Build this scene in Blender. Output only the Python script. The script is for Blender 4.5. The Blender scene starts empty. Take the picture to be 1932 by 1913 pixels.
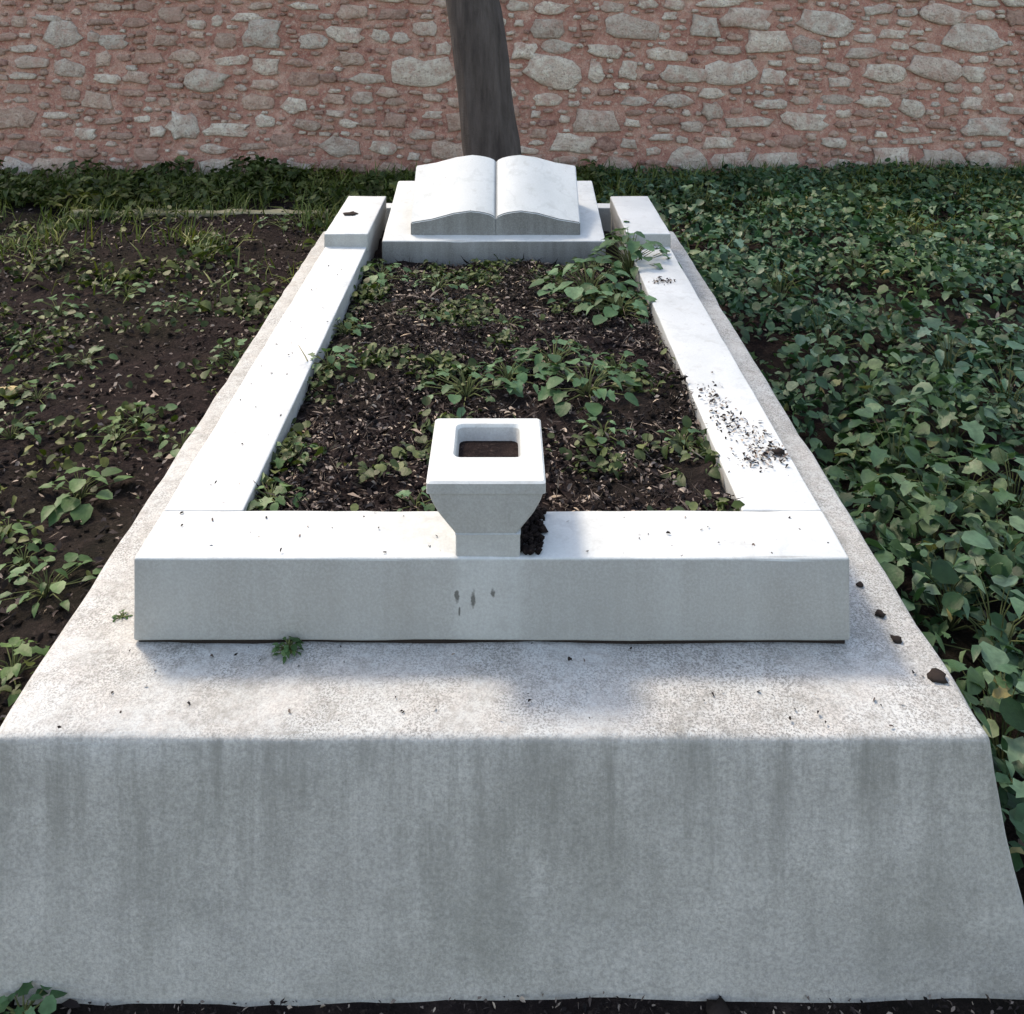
import bpy, bmesh, math, random
import numpy as np
from mathutils import Vector, Matrix, Euler, noise

random.seed(11)
rng = np.random.default_rng(5)
R = math.radians
scene = bpy.context.scene
COL = scene.collection

# ------------------------------------------------------------------ camera
CAM_Z = 1.478
cam_d = bpy.data.cameras.new('camera')
cam = bpy.data.objects.new('camera', cam_d)
COL.objects.link(cam)
cam.location = (0, 0, CAM_Z)
cam.rotation_euler = (R(90), 0, 0)
cam_d.sensor_fit = 'HORIZONTAL'
cam_d.sensor_width = 36
cam_d.lens = 36 * 1800 / 1932
cam_d.shift_x = 0.0093
cam_d.shift_y = -0.5365
cam_d.clip_start = 0.05
cam_d.clip_end = 400
scene.camera = cam

# ------------------------------------------------------------------ world, sun, exposure
SUN_EL, SUN_AZ = 52, -44           # degrees; azimuth from +Y, negative = left
world = bpy.data.worlds.new('World')
scene.world = world
world.use_nodes = True
wn = world.node_tree
sky = wn.nodes.new('ShaderNodeTexSky')
sky.sky_type = 'NISHITA'
sky.sun_disc = False
sky.sun_elevation = R(SUN_EL)
sky.sun_rotation = R(SUN_AZ % 360)
sky.dust_density = 1.2
sky.air_density = 1.0
sky.ozone_density = 0.0
wn.links.new(sky.outputs[0], wn.nodes['Background'].inputs[0])
wn.nodes['Background'].inputs[1].default_value = 0.15
sun_d = bpy.data.lights.new('sun', 'SUN')
sun_d.energy = 1.05
sun_d.angle = R(10)
sun_d.color = (1.0, 0.98, 0.95)
sun = bpy.data.objects.new('sun', sun_d)
COL.objects.link(sun)
sd = Vector((math.sin(R(SUN_AZ)) * math.cos(R(SUN_EL)), math.cos(R(SUN_AZ)) * math.cos(R(SUN_EL)), math.sin(R(SUN_EL))))
sun.rotation_euler = (-sd).to_track_quat('-Z', 'Y').to_euler()
sun.location = sd * 20
scene.view_settings.view_transform = 'Standard'
scene.view_settings.look = 'None'
scene.view_settings.exposure = 1.75
scene.view_settings.use_white_balance = True
scene.view_settings.white_balance_temperature = 8450
scene.view_settings.white_balance_tint = 13
scene.view_settings.gamma = 1.0

# ------------------------------------------------------------------ helpers
def tag(o, label=None, cat=None, group=None, kind=None):
    if label: o['label'] = label
    if cat: o['category'] = cat
    if group: o['group'] = group
    if kind: o['kind'] = kind
    return o

def link(name, me, mat=None, parent=None, loc=None):
    o = bpy.data.objects.new(name, me)
    COL.objects.link(o)
    if mat is not None and not me.materials: me.materials.append(mat)
    if parent is not None: o.parent = parent
    if loc is not None: o.location = loc
    return o

def empty(name, loc=(0, 0, 0), rz=0, parent=None):
    o = bpy.data.objects.new(name, None)
    o.empty_display_size = 0.1
    COL.objects.link(o)
    o.location = loc
    o.rotation_euler = (0, 0, rz)
    if parent: o.parent = parent
    return o

def mesh(name, verts, faces, smooth=True):
    me = bpy.data.meshes.new(name)
    me.from_pydata([tuple(v) for v in verts], [], faces)
    if smooth:
        me.polygons.foreach_set('use_smooth', [True] * len(me.polygons))
    me.update()
    return me

def fbm(x, y, z=0.0, o=4):
    return noise.fractal(Vector((x, y, z)), 1.0, 2.0, o, noise_basis='PERLIN_ORIGINAL')

def edge_lines(h, r, step):
    n = max(1, int(round(2 * (h - r) / step)))
    inner = list(np.linspace(-(h - r), h - r, n + 1))
    k = [h - r * 0.62, h - r * 0.28, h]
    return [-a for a in reversed(k)] + inner + k

def rbox(name, lo, hi, r=0.006, step=0.08, amp=0.0015, mat=None, parent=None, fn=None, freq=9.0, chip=0.0, seed=0.0):
    """box with rounded, slightly worn edges; lo/hi world corners; fn maps a world point to a world point"""
    lo, hi = Vector(lo), Vector(hi)
    c, h = (lo + hi) / 2, (hi - lo) / 2
    L = [edge_lines(h[i], min(r, h[i] * .9), step) for i in range(3)]
    vid, verts, faces = {}, [], []
    def V(i, j, k):
        key = (i, j, k)
        if key in vid: return vid[key]
        p = Vector((L[0][i], L[1][j], L[2][k]))
        q = Vector([max(-(h[a] - r), min(h[a] - r, p[a])) for a in range(3)])
        d = p - q
        edge = sum(1 for a in range(3) if abs(d[a]) > 1e-6)
        if d.length > 1e-7: d.normalize(); p = q + d * r
        w = c + p
        if edge and amp:
            n = fbm(w.x * freq + seed, w.y * freq, w.z * freq)
            a = amp * n
            if edge >= 2 and chip:
                m = noise.noise(Vector((w.x * 22 + seed, w.y * 22, w.z * 22)))
                a -= chip * max(0, m - .18)
            w = w + d * a
        if fn: w = fn(w)
        vid[key] = len(verts); verts.append(w)
        return vid[key]
    N = [len(l) for l in L]
    for ax in range(3):
        a, b = [(1, 2), (2, 0), (0, 1)][ax]
        for side in (0, N[ax] - 1):
            for i in range(N[a] - 1):
                for j in range(N[b] - 1):
                    def idx(ii, jj):
                        t = [0, 0, 0]; t[ax] = side; t[a] = ii; t[b] = jj
                        return V(*t)
                    f = (idx(i, j), idx(i + 1, j), idx(i + 1, j + 1), idx(i, j + 1))
                    faces.append(f if side else f[::-1])
    return link(name, mesh(name, verts, faces), mat, parent)

def tube(pts, radii, n=8, cap=True, wob=0.0, seed=0):
    verts, faces = [], []
    m = len(pts)
    for i, p in enumerate(pts):
        p = Vector(p)
        t = (Vector(pts[min(i + 1, m - 1)]) - Vector(pts[max(i - 1, 0)])).normalized()
        s = t.cross(Vector((0, 1, 0)) if abs(t.y) < .9 else Vector((1, 0, 0))).normalized()
        u = s.cross(t)
        for k in range(n):
            a = 2 * math.pi * k / n
            rr = radii[i]
            if wob: rr *= 1 + wob * (fbm(math.cos(a) * 1.3 + seed, math.sin(a) * 1.3, p.z * 2.2) + .5 * fbm(math.cos(a) * 6 + seed, math.sin(a) * 6, p.z * 1.5))
            verts.append(p + (s * math.cos(a) + u * math.sin(a)) * rr)
    for i in range(m - 1):
        for k in range(n):
            a, b = i * n + k, i * n + (k + 1) % n
            faces.append((a, b, b + n, a + n))
    if cap:
        faces.append(tuple(range(n))[::-1]); faces.append(tuple(range((m - 1) * n, m * n)))
    return verts, faces

VAR = np.stack([rng.uniform(.65, 1.2, 997), rng.uniform(-.5, 3.0, 997), rng.normal(-.15, .22, 997), rng.normal(0, .35, 997)], 1)
def scatter_mesh(name, tmpl, pos, eul, scale, vary=True):
    """many copies of small leaf templates joined into one mesh; tmpl list of (verts, faces)"""
    V, F = [], []
    base = 0
    for i in range(len(pos)):
        tv, tf = tmpl[i % len(tmpl)]
        m = np.array(Euler(eul[i]).to_matrix())
        s = scale[i]
        k = VAR[i % 997] if vary else (1, 1, 0, 0)
        w = tv * np.array((1, k[0], k[1]))
        w[:, 2] += k[2] * w[:, 0] ** 2 + k[3] * w[:, 0] * w[:, 1]
        V.append((w * s) @ m.T + pos[i])
        F.extend([tuple(a + base for a in f) for f in tf])
        base += len(tv)
    return mesh(name, np.concatenate(V), F)

# ------------------------------------------------------------------ materials
class NT:
    def __init__(s, name):
        s.m = bpy.data.materials.new(name); s.m.use_nodes = True
        s.t = s.m.node_tree; s.b = s.t.nodes['Principled BSDF']
        s.out = s.t.nodes['Material Output']
        s.geo = None
    def n(s, typ, **kw):
        nd = s.t.nodes.new(typ)
        for k, v in kw.items():
            if k.startswith('i_'):
                key = k[2:]
                nd.inputs[int(key) if key.isdigit() else key.replace('_', ' ')].default_value = v
            else: setattr(nd, k, v)
        return nd
    def l(s, a, b): s.t.links.new(a, b)
    def pos(s, scale=(1, 1, 1), obj=False):
        mp = s.n('ShaderNodeMapping')
        mp.inputs['Scale'].default_value = scale
        if obj:
            s.l(s.n('ShaderNodeTexCoord').outputs['Object'], mp.inputs[0])
        else:
            s.l(s.n('ShaderNodeNewGeometry').outputs['Position'], mp.inputs[0])
        return mp.outputs[0]
    def noise(s, vec, scale, detail=4, rough=.55):
        nd = s.n('ShaderNodeTexNoise')
        nd.inputs['Scale'].default_value = scale; nd.inputs['Detail'].default_value = detail
        nd.inputs['Roughness'].default_value = rough
        s.l(vec, nd.inputs['Vector'])
        return nd.outputs['Fac']
    def ramp(s, fac, stops, interp='LINEAR'):
        nd = s.n('ShaderNodeValToRGB')
        e = nd.color_ramp.elements
        nd.color_ramp.interpolation = interp
        while len(e) < len(stops): e.new(0.5)
        for el, (p, c) in zip(e, stops):
            el.position = p
            el.color = (c, c, c, 1) if not hasattr(c, '__len__') else (*c, 1)
        s.l(fac, nd.inputs[0])
        return nd.outputs[0]
    def mix(s, fac, a, b, mode='MIX'):
        nd = s.n('ShaderNodeMix', data_type='RGBA', blend_type=mode)
        for sock, v in ((nd.inputs[0], fac), (nd.inputs[6], a), (nd.inputs[7], b)):
            if hasattr(v, 'is_output'): s.l(v, sock)
            elif hasattr(v, '__len__'): sock.default_value = (*v, 1)
            else: sock.default_value = v
        return nd.outputs[2]
    def math(s, op, a, b=0.0):
        nd = s.n('ShaderNodeMath', operation=op)
        for sock, v in ((nd.inputs[0], a), (nd.inputs[1], b)):
            if hasattr(v, 'is_output'): s.l(v, sock)
            else: sock.default_value = v
        return nd.outputs[0]
    def color(s, c): 
        if hasattr(c, 'is_output'): s.l(c, s.b.inputs['Base Color'])
        else: s.b.inputs['Base Color'].default_value = (*c, 1)
    def rough(s, v):
        if hasattr(v, 'is_output'): s.l(v, s.b.inputs['Roughness'])
        else: s.b.inputs['Roughness'].default_value = v
    def spec(s, v): s.b.inputs['Specular IOR Level'].default_value = v
    def bump(s, h, strength=.4, dist=.01):
        bp = s.n('ShaderNodeBump')
        bp.inputs['Strength'].default_value = strength
        bp.inputs['Distance'].default_value = dist
        s.l(h, bp.inputs['Height']); s.l(bp.outputs[0], s.b.inputs['Normal'])

def mat_marble(name='white_marble', grime_shade_c=(.25, .25, .238)):
    m = NT(name); p = m.pos()
    big = m.noise(p, 5, 5); mid = m.noise(p, 26, 5, .65); fine = m.noise(p, 240, 3, .7)
    base = m.ramp(big, [(.3, (.42, .455, .462)), (.7, (.52, .555, .562))])
    vein = m.n('ShaderNodeTexWave', wave_type='BANDS', bands_direction='DIAGONAL', i_Scale=2.2, i_Distortion=14.0, i_Detail=5.0, i_Detail_Scale=1.6, i_Detail_Roughness=.65)
    m.l(p, vein.inputs['Vector'])
    base = m.mix(m.ramp(vein.outputs['Fac'], [(0., .28), (.10, 0.)]), base, (.33, .355, .365))
    grime = m.ramp(mid, [(.56, 0.), (.80, .55)])
    c = m.mix(grime, base, (.27, .265, .25))
    speck = m.ramp(m.noise(p, 75, 3, .6), [(.695, 0.), (.725, .8)])
    patch = m.ramp(m.noise(p, 4.2, 3), [(.48, 0.), (.62, 1.)])
    c = m.mix(m.math('MULTIPLY', speck, patch), c, (.10, .09, .085))
    streak = m.ramp(m.noise(m.pos((18, 18, 1.4)), 1.0, 5, .62), [(.25, .66), (.66, .95)])
    up = m.n('ShaderNodeSeparateXYZ'); m.l(m.n('ShaderNodeNewGeometry').outputs['True Normal'], up.inputs[0])
    wall_ = m.ramp(up.outputs[2], [(.35, 1.), (.7, 0.)])
    geo = m.n('ShaderNodeSeparateXYZ'); m.l(m.n('ShaderNodeNewGeometry').outputs['Position'], geo.inputs[0])
    off = m.math('ABSOLUTE', m.math('ADD', m.math('SUBTRACT', geo.outputs[0], -.0235), m.math('MULTIPLY', m.math('SUBTRACT', mid, .5), .03)))
    rinse = m.math('MULTIPLY', m.ramp(off, [(.042, 1.), (.068, 0.)]), m.math('MULTIPLY', m.math('LESS_THAN', geo.outputs[1], 1.536), m.math('LESS_THAN', geo.outputs[2], .552)))
    grime_shade = m.math('MULTIPLY', m.math('MULTIPLY', streak, wall_), m.math('SUBTRACT', 1.0, m.math('MULTIPLY', rinse, .28)))
    grime_shade = m.math('MULTIPLY', grime_shade, m.ramp(fine, [(.36, 1.08), (.62, .78)]))
    c = m.mix(grime_shade, c, grime_shade_c)  # vertical faces darkened: shade painted in along with the streaky grime
    c = m.mix(m.ramp(fine, [(.35, .25), (.65, 0.)]), c, (.30, .315, .32))
    for (x0, z0, rx, rz) in ((-.073, .4534, .0042, .013), (-.0467, .449, .0045, .015), (-.0153, .459, .0040, .009), (-.069, .43, .002, .010)):
        dx = m.math('DIVIDE', m.math('SUBTRACT', geo.outputs[0], x0), rx); dz = m.math('DIVIDE', m.math('SUBTRACT', geo.outputs[2], z0), rz)
        dd = m.math('ADD', m.math('ADD', m.math('MULTIPLY', dx, dx), m.math('MULTIPLY', dz, dz)), m.math('MULTIPLY', m.math('SUBTRACT', m.noise(p, 120, 3), .5), 2.2))
        c = m.mix(m.math('MULTIPLY', m.ramp(dd, [(.25, .85), (1., 0.)]), m.math('LESS_THAN', geo.outputs[1], 1.536)), c, (.06, .06, .055))
    m.color(c); m.rough(.62)
    m.bump(m.math('ADD', m.math('MULTIPLY', mid, .6), m.math('MULTIPLY', fine, .4)), .22, .004)
    return m.m

def mat_concrete():
    m = NT('weathered_concrete'); p = m.pos()
    mid = m.noise(p, 9, 6, .65); fine = m.noise(p, 160, 4, .75); grit = m.noise(p, 62, 4, .7)
    base = m.ramp(mid, [(.28, (.40, .395, .38)), (.72, (.53, .525, .505))])
    c = m.mix(m.ramp(fine, [(.38, .55), (.60, 0.)]), base, (.22, .22, .215))
    c = m.mix(m.ramp(grit, [(.55, 0.), (.74, .30)]), c, (.19, .185, .18))
    blot0 = m.noise(m.pos((5, 5, .4)), 1.0, 3)
    # rain streaks running down the faces
    st = m.noise(m.pos((21, 21, 1.9)), 1.0, 7, .74)
    hz = m.n('ShaderNodeSeparateXYZ'); m.l(p, hz.inputs[0])
    drip = m.ramp(m.math('ADD', hz.outputs[2], m.math('MULTIPLY', m.math('SUBTRACT', blot0, .5), .5)), [(.08, .30), (.34, 1.)])
    c = m.mix(m.math('MULTIPLY', drip, m.ramp(st, [(.42, 0.), (.66, .85)])), c, (.20, .20, .185))
    blot = m.noise(m.pos((3.6, 3.6, 3.4)), 1.0, 8, .72)
    c = m.mix(m.ramp(blot, [(.47, 0.), (.70, .48)]), c, (.19, .195, .175))
    # upper surface paler: light falling on top painted into the colour
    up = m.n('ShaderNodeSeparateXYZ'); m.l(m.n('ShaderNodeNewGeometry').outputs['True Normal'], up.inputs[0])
    top_light = m.math('MULTIPLY', m.ramp(up.outputs[2], [(.6, 0.), (.9, 1.)]), m.ramp(m.math('ADD', m.math('MULTIPLY', grit, .5), m.math('MULTIPLY', mid, .5)), [(.60, .92), (.40, .92), (.56, .15)][1:] ))
    c = m.mix(top_light, c, (.45, .475, .475))
    sp = m.noise(p, 300, 3, .8); zone = m.noise(p, 7, 4, .6)
    c = m.mix(m.math('MULTIPLY', m.math('MULTIPLY', m.ramp(sp, [(.47, 0.), (.58, .85)]), m.ramp(zone, [(.36, .35), (.58, 1.)])), m.ramp(up.outputs[2], [(.5, .22), (.9, 1.)])), c, (.13, .13, .125))
    m.color(c); m.rough(.85)
    m.bump(m.math('ADD', m.math('MULTIPLY', fine, .5), grit), .35, .005)
    return m.m

def mat_soil():
    m = NT('dark_soil'); p = m.pos()
    a = m.noise(p, 14, 8, .7); b = m.noise(p, 90, 5, .7); big = m.noise(p, 1.6, 3)
    c = m.ramp(a, [(.3, (.008, .006, .0065)), (.55, (.019, .0135, .0135)), (.75, (.05, .036, .033))])
    c = m.mix(m.ramp(b, [(.55, 0.), (.75, .6)]), c, (.10, .075, .066))
    c = m.mix(m.ramp(big, [(.45, 0.), (.65, .35)]), c, (.012, .016, .006))
    m.color(c); m.rough(.95); m.spec(.08)
    m.bump(m.math('ADD', a, m.math('MULTIPLY', b, .4)), .9, .03)
    return m.m

def island_random(m):
    return m.n('ShaderNodeNewGeometry').outputs['Random Per Island']

def mat_leaf(name, stops, per_object=False, rough=.5, spec=.25, trans=.18):
    m = NT(name)
    f = m.n('ShaderNodeObjectInfo').outputs['Random'] if per_object else island_random(m)
    c = m.ramp(f, stops)
    n = m.noise(m.pos(), 55, 3)
    c = m.mix(m.ramp(n, [(.35, .45), (.65, 0.)]), c, tuple(x * .5 for x in stops[0][1]))
    hue = m.noise(m.pos(), 1.3, 3)
    c = m.mix(m.ramp(hue, [(.50, 0.), (.66, .6)]), c, m.mix(1., c, (1.5, 1.12, .55), 'MULTIPLY'))
    m.color(c); m.rough(rough)
    m.b.inputs['Specular IOR Level'].default_value = spec
    m.bump(m.noise(m.pos(), 120, 2), .25, .004)
    tr = m.n('ShaderNodeBsdfTranslucent')
    m.l(m.mix(1.0, c, (1.0, 1.15, .55), 'MULTIPLY'), tr.inputs[0])
    mx = m.n('ShaderNodeMixShader'); mx.inputs[0].default_value = trans
    m.l(m.b.outputs[0], mx.inputs[1]); m.l(tr.outputs[0], mx.inputs[2])
    m.l(mx.outputs[0], m.out.inputs[0])
    return m.m

def mat_litter(name='dry_litter', pale=.5):
    m = NT(name)
    f = island_random(m)
    c = m.ramp(f, [(0., (.009, .008, .0085)), (.48, (.024, .019, .019)), (.72, (.075, .060, .055)), (.90, (.24, .20, .175)), (1., (.40, .33, .26))])
    m.color(c); m.rough(.85); m.spec(.1)
    return m.m

def mat_bark():
    m = NT('grey_bark'); p = m.pos((26, 26, 4))
    a = m.noise(p, 1.0, 6, .65); b = m.noise(m.pos(), 130, 4, .7)
    c = m.ramp(a, [(.3, (.050, .042, .040)), (.7, (.12, .102, .096))])
    c = m.mix(m.ramp(b, [(.62, 0.), (.75, .5)]), c, (.17, .155, .145))
    m.color(c); m.rough(.9); m.spec(.12); m.bump(m.math('ADD', a, m.math('MULTIPLY', b, .3)), 1.0, .03)
    return m.m

def mat_mortar():
    m = NT('red_mortar'); p = m.pos()
    a = m.noise(p, 7, 8, .75); b = m.noise(p, 38, 6, .75); e = m.noise(p, 130, 3, .7)
    c = m.ramp(a, [(.3, (.31, .125, .100)), (.52, (.47, .24, .19)), (.74, (.64, .45, .365))])
    c = m.mix(m.ramp(b, [(.50, 0.), (.66, .75)]), c, (.62, .49, .41))
    c = m.mix(m.ramp(e, [(.34, .6), (.48, 0.)]), c, (.12, .07, .06))
    m.color(c); m.rough(.95); m.spec(.08)
    m.bump(m.math('ADD', m.math('MULTIPLY', b, 1.), m.math('MULTIPLY', e, .5)), .8, .018)
    return m.m

def mat_stone(joined=False):
    m = NT('rubble_stone_joined' if joined else 'rubble_stone'); p = m.pos()
    if joined:
        base = m.n('ShaderNodeAttribute', attribute_name='tint').outputs['Color']
    else:
        base = m.n('ShaderNodeObjectInfo').outputs['Color']
    a = m.noise(p, 16, 6, .7); b = m.noise(p, 70, 5, .7)
    c = m.mix(m.ramp(a, [(.38, .75), (.62, 0.)]), base, m.mix(1., base, (.60, .46, .42), 'MULTIPLY'))
    c = m.mix(m.ramp(b, [(.34, .7), (.47, 0.)]), c, (.24, .17, .15))
    c = m.mix(m.ramp(b, [(.56, 0.), (.72, .45)]), c, (.74, .70, .64))
    smear = m.noise(p, 11, 7, .75)
    c = m.mix(m.ramp(smear, [(.50, 0.), (.63, .8)]), c, (.54, .34, .28))
    m.color(c); m.rough(.9); m.spec(.12)
    m.bump(m.math('ADD', a, m.math('MULTIPLY', b, .7)), 1.0, .035)
    return m.m

def mat_plain(name, c, r=.8, bump=True):
    m = NT(name); p = m.pos()
    a = m.noise(p, 30, 5, .65)
    m.color(m.mix(m.ramp(a, [(.35, .5), (.65, 0.)]), c, tuple(x * .55 for x in c))); m.rough(r); m.spec(.1)
    if bump: m.bump(a, .5, .006)
    return m.m

M = dict(
    marble=mat_marble(), side_shaded=mat_marble('side_shaded_marble', (.05, .045, .04)), concrete=mat_concrete(), soil=mat_soil(), bark=mat_bark(), mortar=mat_mortar(),  # second marble: shade on the slab and book fronts put into its colour
    stone=mat_stone(), stone_j=mat_stone(True), litter=mat_litter(),
    cover=mat_leaf('ground_cover_leaf', [(0., (.010, .038, .017)), (.5, (.028, .082, .038)), (.82, (.060, .14, .075)), (.95, (.13, .22, .15)), (1., (.16, .15, .06))]),
    grass=mat_leaf('olive_leaf', [(0., (.018, .034, .008)), (.6, (.040, .070, .017)), (1., (.12, .15, .055))]),
    blade=mat_leaf('grass_blade', [(0., (.045, .075, .014)), (.6, (.085, .13, .028)), (1., (.19, .21, .07))]),
    weed=mat_leaf('weed_leaf', [(0., (.022, .065, .022)), (.5, (.045, .115, .045)), (1., (.10, .20, .10))], True),
    broad=mat_leaf('broad_leaf', [(0., (.018, .066, .032)), (.5, (.042, .12, .066)), (1., (.12, .22, .16))], True, .45, .4),
    crown=mat_leaf('tree_leaf', [(0., (.03, .05, .02)), (1., (.08, .12, .04))]),
    stem=mat_plain('plant_stem', (.10, .12, .05)), clod=mat_plain('dark_clod', (.028, .022, .020), .95),
    pale=mat_plain('pale_stone', (.34, .31, .20)), straw=mat_plain('dry_straw', (.42, .35, .20)),
)

# ------------------------------------------------------------------ dimensions
GX = -0.017                       # grave axis
PL_F, PL_B, PL_W, PL_T = 1.35, 3.86, .709, .375
KB_F, KB_W, KB_T, KW = 1.53, .575, .515, .14
HB_F, HB_B, HB_T = 3.18, 3.68, .558
BED_Z = .494
WALL_Y = 6.4

# ------------------------------------------------------------------ ground sheet
def gh(x, y):
    h = .035 * fbm(x * 1.1, y * 1.1, 3.0) + .016 * fbm(x * 5, y * 5, 1.0) + .010 * fbm(x * 17, y * 17, 7.0, 3)
    if y < 1.5: h *= .25
    if x > .6: h += .03 * min(1, (x - .6))
    return h
def axis(a, b, st, far):
    core = list(np.arange(a, b + 1e-6, st))
    out, d, p = [], st * 3, core[-1]
    while p < far: p += d; d *= 1.7; out.append(p)
    out2, d, p = [], st * 3, core[0]
    while p > -far: p -= d; d *= 1.7; out2.append(p)
    return out2[::-1] + core + out
xs, ys = axis(-4.2, 4.2, .04, 150), axis(.6, 6.8, .04, 150)
gv, gf = [], []
for y in ys:
    for x in xs:
        near = 1 if (-6 < x < 6 and -1 < y < 9) else 0
        h = gh(x, y) if near else 0
        if -.85 < x < .8 and 1.3 < y < 3.95: h = min(h, .03)
        gv.append((x, y, h))
nx = len(xs)
for j in range(len(ys) - 1):
    for i in range(nx - 1):
        a = j * nx + i
        gf.append((a, a + 1, a + nx + 1, a + nx))
g = link('ground', mesh('ground', gv, gf), M['soil'])
tag(g, 'dark bare soil around the grave', 'ground', kind='structure')

# ------------------------------------------------------------------ rubble wall
wall = empty('rubble_wall', (0, WALL_Y, 0))
wall.rotation_euler.x = -R(5)
tag(wall, 'old rubble stone wall with red mortar behind the grave', 'wall')
WX0, WX1, WZ1 = -6.0, 6.0, 2.3
mv, mf = [], []
wx = np.arange(WX0, WX1 + .001, .06); wz = np.arange(-.2, WZ1 + .001, .06)
for z in wz:
    for x in wx:
        mv.append((x, -.012 * fbm(x * 3, z * 3, 2) - .012 * fbm(x * 12, z * 12, 5), z))
n = len(wx)
for j in range(len(wz) - 1):
    for i in range(n - 1):
        a = j * n + i
        mf.append((a, a + 1, a + n + 1, a + n))
# back, top and ends of the wall body
b0 = len(mv)
for (x, y, z) in [(WX0, .5, -.2), (WX1, .5, -.2), (WX1, .5, WZ1), (WX0, .5, WZ1)]: mv.append((x, y, z))
tl, tr_ = (len(wz) - 1) * n, len(wz) * n - 1
mf += [(b0 + 1, b0, b0 + 3, b0 + 2), tuple(range(tl, tr_ + 1)) + (b0 + 2, b0 + 3)]
mf += [tuple(j * n for j in range(len(wz))) [::1] + (b0 + 3, b0), tuple(j * n + n - 1 for j in reversed(range(len(wz)))) + (b0 + 1, b0 + 2)]
link('mortar', mesh('mortar', mv, mf, False), M['mortar'], wall)

def stone_mesh(k):
    r = random.Random(100 + k)
    n = 12
    ex = r.uniform(2.6, 6.0)
    ph = r.uniform(0, 1)
    rings = []
    out = []
    for i in range(n):
        a = 2 * math.pi * (i + ph) / n + r.uniform(-.14, .14)
        c, s = math.cos(a), math.sin(a)
        rad = (abs(c) ** ex + abs(s) ** ex) ** (-1 / ex) * r.uniform(.70, 1.12)
        out.append((c * rad * .5, s * rad * .5))
    v, f = [], []
    for sc, d in ((1.0, .3), (1.0, -.35), (.86, -.80), (.5, -1.0)):
        for (x, z) in out:
            v.append((x * sc + r.uniform(-.02, .02) * (d < -.5), d + r.uniform(-.12, .12) * (d < -.5), z * sc + r.uniform(-.02, .02) * (d < -.5)))
    for j in range(3):
        for i in range(n):
            a, b = j * n + i, j * n + (i + 1) % n
            f.append((a, b, b + n, a + n))
    f.append(tuple(range(3 * n, 4 * n)))
    me = mesh('stone', v, f)
    me.materials.append(M['stone'])
    return me
SM = [stone_mesh(k) for k in range(18)]

K = WALL_Y / 1800
hand = []
for (x0, y0, x1, y1) in [(75,70,195,150),(340,60,550,145),(805,35,985,108),(680,60,790,140),(1095,45,1290,130),(1565,25,1750,95),(1645,100,1875,190),(890,115,1060,200),(1062,140,1170,205),(0,165,90,225),(115,155,235,205),(290,170,415,220),(500,185,660,230),(765,175,870,210),(1270,185,1410,220),(1530,165,1640,200),(50,215,250,325),(290,240,350,310),(410,235,475,300),(570,255,735,315),(740,235,935,320),(945,265,1035,320),(1340,245,1490,310),(1510,220,1700,300),(1715,255,1800,310),(230,415,400,500),(545,360,690,405),(415,370,520,400),(1060,365,1130,395),(1175,360,1290,395),(1310,365,1440,405),(1835,355,1900,390),(720,390,800,450),(1030,430,1190,490),(640,460,720,500),(1470,380,1560,440),(800,445,990,482),(150,510,305,575),(410,525,470,560),(720,520,840,560),(1170,520,1260,560),(1480,520,1600,545),(590,560,740,640),(760,580,900,650),(905,575,1075,650),(1370,560,1510,640),(1540,565,1715,640),(1720,570,1860,640),(480,0,560,32),(710,0,890,28)]:
    hand.append((966 + x0 * .5, y0 * .5, 966 + x1 * .5, y1 * .5, 1))
for (x0, y0, x1, y1) in [(20,60,75,105),(325,15,425,42),(1080,10,1195,38),(145,85,285,170),(358,135,460,185),(308,120,355,160),(1120,130,1225,185),(910,80,1045,180),(1230,105,1360,160),(1395,115,1460,160),(30,215,160,260),(345,200,405,255),(180,230,300,290),(785,60,825,100),(800,215,925,250),(945,225,1050,285),(1640,165,1700,210),(1480,225,1715,325),(1320,280,1450,320),(630,430,750,520),(770,470,930,515),(1105,455,1200,490),(590,370,635,405),(1210,520,1360,590),(1395,535,1490,580),(690,270,850,350),(860,52,975,80),(100,58,215,82),(0,605,115,700),(130,600,275,700),(690,630,745,700),(752,600,885,700),(910,595,1050,700),(1070,610,1180,690),(560,480,620,520)]:
    hand.append((x0 * .5, y0 * .5, x1 * .5, y1 * .5, 0))
RES = .01
GW, GHt = int((WX1 - WX0) / RES), int((WZ1 + .2) / RES)
occ = np.zeros((GHt, GW), bool)
def cells(x0, z0, x1, z1, m):
    return (max(0, int((x0 - m - WX0) / RES)), max(0, int((z0 - m + .2) / RES)), min(GW, int((x1 + m - WX0) / RES) + 1), min(GHt, int((z1 + m + .2) / RES) + 1))
stones = []
def put(x0, z0, x1, z1, tint):
    a, b, c, d = cells(x0, z0, x1, z1, 0)
    occ[b:d, a:c] = True
    stones.append((x0, z0, x1, z1, tint))
pale_t = [(.80, .73, .63), (.74, .68, .60), (.82, .75, .65), (.68, .59, .51)]
dull_t = [(.55, .38, .31), (.60, .45, .37), (.48, .33, .27), (.68, .54, .45)]
red_t = [(.34, .18, .15), (.40, .23, .19)]
for (u0, v0, u1, v1, right) in hand:
    x0, x1 = (u0 - 948) * K, (u1 - 948) * K
    z1, z0 = CAM_Z - (v0 + 80) * K, CAM_Z - (v1 + 80) * K
    put(x0, z0, x1, z1, random.choice(pale_t if right else pale_t[:1] + dull_t[-1:] + pale_t))
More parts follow.
